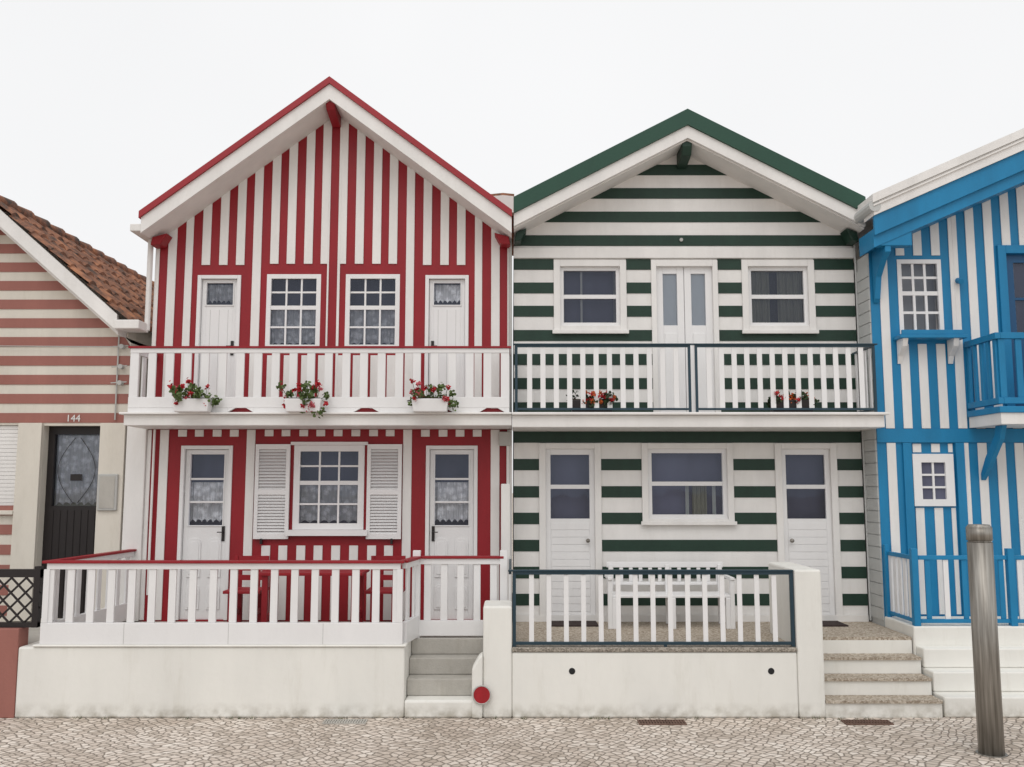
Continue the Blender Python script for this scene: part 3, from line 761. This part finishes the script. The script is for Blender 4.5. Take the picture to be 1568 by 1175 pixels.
GB(Bh.p('roof_edge_white_lower', WHITE), 4.19, 9.8, xa, za, s, .102, .15, ovb-.01, ovb+.3)
GB(Bh.p('roof_edge_bead', SOFF), 4.18, 9.8, xa, za, s, .125, .02, ovb-.03, ovb-.0105)
GB(Bh.p('bargeboard_blue', BLUE), 4.20, 9.8, xa, za, s, .254, .23, ovb+.02, ovb+.06)
GB(Bh.p('soffit_blue', BLUE), 4.20, 9.8, xa, za, s, .40, .22, ovb+.061, yf)
br = Bh.p('eave_brackets', BLUE, bevel=.008)
for x in (4.37, ):
    z = top_b(x)
    prism_yz(br, [(ovb+.08, z+.02), (ovb+.08, z-.12), (yf-.3, z-.18), (yf-.12, z-.35), (yf-.06, z-.60), (yf-.015, z-.65), (yf-.015, z+.02)], x-.035, x+.035)
    box(br, x-.1, x+.28, ovb+.07, ovb+.2, z-.05, z+.12)
cyl(Bh.p('gutter_pipe', SIDING), (4.20,-.92,5.52), (4.20,6,5.52), .07, 12); cyl(Bh.p('gutter_pipe', SIDING), (4.285,-.03,.7), (4.285,-.03,5.45), .012, 10)
a, b, c, d = BO[0]; sash(Bh, a, b, c, d, yf-.01, 3, 2, 2, .55, None, fr=.05, bar=.03)
quad(Bh.p('room_grey', GREY), [(a,yf+.2,c),(b,yf+.2,c),(b,yf+.2,d),(a,yf+.2,d)])
BS = Bh.p('sill_shelf', BLUE, bevel=.006)
box(BS, 4.55, 5.34, yf-.22, yf-.015, 4.02, 4.06); box(BS, 4.58, 5.31, yf-.2, yf-.17, 4.0615, 4.12)
SB = Bh.p('sill_brackets', WHITE)
for x in (4.62, 5.22): prism_yz(SB, [(yf-.2,4.019),(yf-.17,3.93),(yf-.05,3.83),(yf-.0145,3.74),(yf-.0145,4.019)], x-.03, x+.03)
D = Bh.p('balcony_door', BLUED)
x0, x1, zt = 5.95, 6.75, 5.08
box(D, x0, x1, yf+.03, yf+.07, 3.1, 4.1); box(D, x0, x0+.11, yf+.03, yf+.07, 4.1, zt); box(D, x1-.11, x1, yf+.03, yf+.07, 4.1, zt); box(D, x0+.11, x1-.11, yf+.03, yf+.07, zt-.1, zt)
box(D, x0+.11, x1-.11, yf+.035, yf+.065, 4.52, 4.55)
quad(Bh.p('window_glass', GLASS), [(x0+.11,yf+.05,4.1),(x1-.11,yf+.05,4.1),(x1-.11,yf+.05,zt-.1),(x0+.11,yf+.05,zt-.1)])
quad(Bh.p('balcony_door_room', ROOM), [(x0,yf+.11,3.1),(x1,yf+.11,3.1),(x1,yf+.11,zt),(x0,yf+.11,zt)])
BT = Bh.p('door_trim', BLUE, bevel=.005)
box(BT, x0-.1, x0-.001, yf-.04, yf, 3.18, zt+.1); box(BT, x1+.001, x1+.1, yf-.04, yf, 3.18, zt+.1); box(BT, x0-.001, x1+.001, yf-.04, yf, zt, zt+.1)
DB = Bh.p('striped_door', BLUE); DW = Bh.p('striped_door_white', WHITE)
box(DB, 4.70, 5.22, yf+.02, yf+.07, .8, 2.8)
box(DB, 4.60, 4.699, yf-.03, yf, .7, 2.9-.1); box(DB, 5.221, 5.32, yf-.03, yf, .7, 2.8)
for z0, z1 in ((.82, 2.04), (2.69, 2.79)):
    for x in (4.73, 4.95): box(DW, x, x+.10, yf+.008, yf+.0195, z0, z1)
    box(DW, 5.15, 5.20, yf+.008, yf+.0195, z0, z1)
F = Bh.p('window_frames', WOODW)
a, b, c, d = 4.71, 5.19, 2.06, 2.67
for p in ((a,a+.10,c,d), (b-.10,b,c,d), (a+.10,b-.10,d-.1,d), (a+.10,b-.10,c,c+.08)): box(F, p[0], p[1], yf-.02, yf+.0195, p[2], p[3])
quad(Bh.p('door_pane_dark', ROOM), [(a+.1,yf+.012,c+.08),(b-.1,yf+.012,c+.08),(b-.1,yf+.012,d-.1),(a+.1,yf+.012,d-.1)])
for z in (c+.22, c+.365): box(F, a+.1, b-.1, yf-.005, yf+.011, z-.012, z+.012)
box(F, (a+b)/2-.012, (a+b)/2+.012, yf-.007, yf+.0105, c+.08, d-.1)
box(Bh.p('band', BLUE), xl, xr, yf-.02, yf, 2.805, 2.965)
bs = Bh.p('balcony_slab', BLUE, bevel=.006); bw = Bh.p('balcony_slab_white', WHITE)
box(bs, 5.38, 8.8, -1.15, yf-.021, 3.10, 3.17); box(bw, 5.40, 8.8, -1.13, yf-.021, 2.975, 3.099)
prism_yz(bs, [(-.95,2.974),(-.88,2.82),(-.58,2.50),(-.421,2.36),(-.421,2.44),(-.54,2.62),(-.78,2.88),(-.80,2.974)], 5.50, 5.56)
br = Bh.p('balcony_rail', BLUE, bevel=.004)
box(br, 5.39, 5.45, -1.12, yf-.015, 3.93, 4.00); box(br, 5.39, 5.45, -1.12, yf-.015, 3.20, 3.27)
box(br, 5.451, 8.8, -1.12, -1.06, 3.93, 4.00); box(br, 5.451, 8.8, -1.12, -1.06, 3.20, 3.27)
for k in range(5): y = -1.05+.15*k; box(br, 5.405, 5.435, y-.03, y+.03, 3.271, 3.929)
for k in range(18): x = 5.43+.19*k; box(br, x, x+.07, -1.105, -1.08, 3.271, 3.929)
cyl(br, (5.36,-.50,4.72), (5.36,yf-.01,4.75), .035, 12)
Bh.done()
Bp = Thing('front_porch')
C = Bp.p('white_steps', REND, bevel=.015)
box(C, 4.30, 9.5, -1.18, yf-.001, 0, .80)
for z, y0 in ((.60,-1.36), (.40,-1.56), (.20,-1.78)):
    box(C, 4.315, 9.5, y0, -1.181, z-.2+.001 if z > .2 else 0, z)
FB = Bp.p('railing_blue', BLUE, bevel=.004); FW = Bp.p('railing_white', WOODW)
box(FB, 4.335, 4.375, -1.11, yf-.02, 1.50, 1.545); box(FB, 4.335, 4.375, -1.11, yf-.02, .83, .87)
for k in range(5): y = -1.02+.125*k; box(FW, 4.345, 4.365, y-.035, y+.035, .871, 1.499)
box(FB, 4.40, 9.4, -1.15, -1.11, 1.50, 1.545); box(FB, 4.40, 9.4, -1.15, -1.11, .83, .87)
for x in (4.32, 5.36, 7.0): box(FB, x, x+.07, -1.17, -1.10, .80, 1.62)
box(FB, 4.31, 4.36, yf-.08, yf-.02, .8, 1.62)
for k in range(24): x = 4.47+.2*k; box(FB if k % 2 == 0 else FW, x, x+.055, -1.14, -1.12, .871, 1.499)
Bp.done()

# ============================================================ street furniture
S = Thing('steel_bollard'); px, py = 4.13, -3.02
bm = S.p('post', STEEL, smooth=False)
cyl(bm, (px,py,0), (px,py,1.80), .104, 48); cyl(bm, (px,py,1.80), (px,py,1.818), .095, 48); cyl(bm, (px,py,1.818), (px,py,1.93), .106, 48); cyl(bm, (px,py,1.931), (px,py,1.955), .104, 48, .085)
cyl(bm, (px,py,0.0), (px,py,.008), .125, 40)
so = S.done()
for o in so.children:
    for f in o.data.polygons: f.use_smooth = abs(f.normal.z) < .5
def grate(x, mat, w=.46, y0=-2.06, y1=-1.90):
    T = Thing('drain_grate'); bm = T.p('frame', mat)
    box(T.p('pit', DARK), x-w/2+.01, x+w/2-.01, y0+.01, y1-.01, .001, .004)
    box(bm, x-w/2, x+w/2, y0, y0+.018, 0, .012); box(bm, x-w/2, x+w/2, y1-.018, y1, 0, .012)
    n = 16
    for k in range(n+1):
        xx = x-w/2+(w-.014)*k/n; box(bm, xx, xx+.014, y0+.018, y1-.018, 0, .011)
    box(bm, x-w/2+.015, x+w/2-.015, (y0+y1)/2-.008, (y0+y1)/2+.008, .0, .0125)
    T.done()
grate(-1.63, CONC, .42, -2.03, -1.88); grate(1.46, RUST); grate(3.46, RUST)

# ============================================================ flowers
def flower_box(name, x, y, z, w, mat, leaf, petals, hgt=.22, dens=260, trough=True, spread=.62, droop=.06, nfl=15):
    T = Thing(name)
    if trough:
        b = T.p('trough', mat, bevel=.01)
        h = .15
        hexa(b, [(x-w/2+.02,y-.085,z),(x+w/2-.02,y-.085,z),(x+w/2,y-.10,z+h),(x-w/2,y-.10,z+h),(x-w/2+.02,y+.06,z),(x+w/2-.02,y+.06,z),(x+w/2,y+.075,z+h),(x-w/2,y+.075,z+h)])
        box(T.p('soil', SOIL), x-w/2+.02, x+w/2-.02, y-.08, y+.06, z+h, z+h+.01)
    zt = z+.14
    lb = T.p('leaves', leaf, bevel=-1); st = T.p('stems', leaf, bevel=-1); pb = [T.p('petals_%d' % i, m, bevel=-1) for i, m in enumerate(petals)]
    clumps = [(x+random.uniform(-w*spread, w*spread), y+random.uniform(-.14, .05), zt+random.uniform(-droop, hgt*.7), random.uniform(.03, .07)) for _ in range(14)]
    for _ in range(dens):
        c = random.choice(clumps)
        d = Vector((random.gauss(0,1), random.gauss(0,1), random.gauss(0,1))).normalized()*c[3]*random.uniform(.4,1.2)
        p = Vector(c[:3])+d; r = random.uniform(.013,.026)
        u = Vector((random.gauss(0,1), random.gauss(0,1)*.6, random.gauss(0,1))).normalized(); v = u.cross(Vector((random.gauss(0,1), random.gauss(0,1), 1))).normalized()
        lb.faces.new([lb.verts.new(p+u*r*a+v*r*b_) for a, b_ in ((-1,0),(-.5,.8),(.5,.8),(1,0),(.4,-.8),(-.4,-.8))])
    for c in clumps: cyl(st, (c[0]*.7+x*.3, y, zt), c[:3], .004, 5)
    for i in range(nfl):
        p0 = Vector((x+random.uniform(-w*spread, w*spread), y-.05+random.uniform(-.09,.05), zt+random.uniform(-droop, hgt)))
        bm = pb[i % len(pb)]
        cyl(st, (p0.x*.8+x*.2, y, zt), p0, .003, 5)
        for k in range(20):
            p = p0+Vector((random.gauss(0,1), random.gauss(0,1), random.gauss(0,1)))*.013; r = random.uniform(.007,.013)
            u = Vector((random.gauss(0,1), random.gauss(0,1), random.gauss(0,1))).normalized(); v = u.orthogonal().normalized()
            bm.faces.new([bm.verts.new(p+u*r*a+v*r*b_) for a, b_ in ((-1,-1),(1,-1),(1.2,.6),(0,1.3),(-1.2,.6))])
    T.done()
for i, x in enumerate((-3.64, -2.37, -0.93)): flower_box('geranium_flower_box', x, -.80, 3.13, .42, WOODW, LEAF, [PETAL, PETAL, PETALP], droop=.14 if i == 1 else .06, dens=420 if i == 1 else 340, nfl=15 if i == 1 else 12)
for x in (0.93, 3.26): flower_box('flower_trough', x, -.56, 3.138, .50, BLACK, LEAF2, [PETALO, PETAL], hgt=.10, dens=320, spread=.5, droop=.04)

# weeds in the joint between wall and paving
Wd = Thing('weeds'); bm = Wd.p('blades', WEED, bevel=-1)
for _ in range(26):
    cx = random.uniform(-4.9, 4.2); cy = (-1.82 if cx < -.42 or -.28 < cx < 3.1 else -1.86)-random.uniform(0,.02)
    for k in range(random.randint(3, 9)):
        bx = cx+random.gauss(0,.02); by = cy+random.uniform(-.015,.01); h = random.uniform(.012,.04); dx = random.gauss(0,.015); dy = -random.uniform(0,.02)
        bm.faces.new([bm.verts.new(c) for c in ((bx-.003,by,0),(bx+.003,by,0),(bx+dx,by+dy,h))])
Wd.done()

# ============================================================ ground
g = bpy.data.meshes.new('ground'); bm = bmesh.new()
quad(bm, [(-300,-300,0),(300,-300,0),(300,300,0),(-300,300,0)]); bm.to_mesh(g); bm.free()
go = bpy.data.objects.new('cobblestone_ground', g); scene.collection.objects.link(go); g.materials.append(COB)

# ============================================================ light
w = bpy.data.worlds.new('World'); scene.world = w; w.use_nodes = True
nt = w.node_tree; bg = nt.nodes['Background']
sky = nt.nodes.new('ShaderNodeTexSky'); sky.sky_type = 'NISHITA'; sky.sun_disc = False
sky.sun_elevation = math.radians(55); sky.sun_rotation = math.radians(190); sky.dust_density = 4
hs = nt.nodes.new('ShaderNodeHueSaturation'); hs.inputs['Saturation'].default_value = .25
nt.links.new(sky.outputs[0], hs.inputs['Color'])
# thick cloud layer, very slightly uneven
tc = nt.nodes.new('ShaderNodeTexCoord'); cn = nt.nodes.new('ShaderNodeTexNoise'); cn.inputs['Scale'].default_value = 1.6; cn.inputs['Detail'].default_value = 3
nt.links.new(tc.outputs['Generated'], cn.inputs['Vector'])
cr = nt.nodes.new('ShaderNodeMix'); cr.data_type = 'RGBA'; nt.links.new(cn.outputs['Fac'], cr.inputs['Factor'])
cr.inputs['A'].default_value = (9.0, 9.05, 9.15, 1); cr.inputs['B'].default_value = (10.6, 10.6, 10.65, 1)
mx = nt.nodes.new('ShaderNodeMix'); mx.data_type = 'RGBA'; mx.inputs['Factor'].default_value = .90
nt.links.new(hs.outputs[0], mx.inputs['A']); nt.links.new(cr.outputs['Result'], mx.inputs['B'])
nt.links.new(mx.outputs['Result'], bg.inputs['Color']); bg.inputs['Strength'].default_value = .1
sd = bpy.data.lights.new('sun', 'SUN'); sd.energy = 0.95; sd.angle = math.radians(45); sd.color = (1, .96, .92)
sun = bpy.data.objects.new('sun', sd); scene.collection.objects.link(sun)
d = Vector((math.sin(math.radians(190))*math.cos(math.radians(55)), math.cos(math.radians(190))*math.cos(math.radians(55)), math.sin(math.radians(55))))
sun.rotation_euler = d.to_track_quat('Z', 'Y').to_euler()

cam = bpy.data.cameras.new('camera'); co = bpy.data.objects.new('camera', cam); scene.collection.objects.link(co)
co.location = (0, -11.2, 2.29); co.rotation_euler = (math.radians(96.42), 0, 0)
cam.lens = 32.14; cam.sensor_width = 36; cam.clip_end = 1000
scene.camera = co
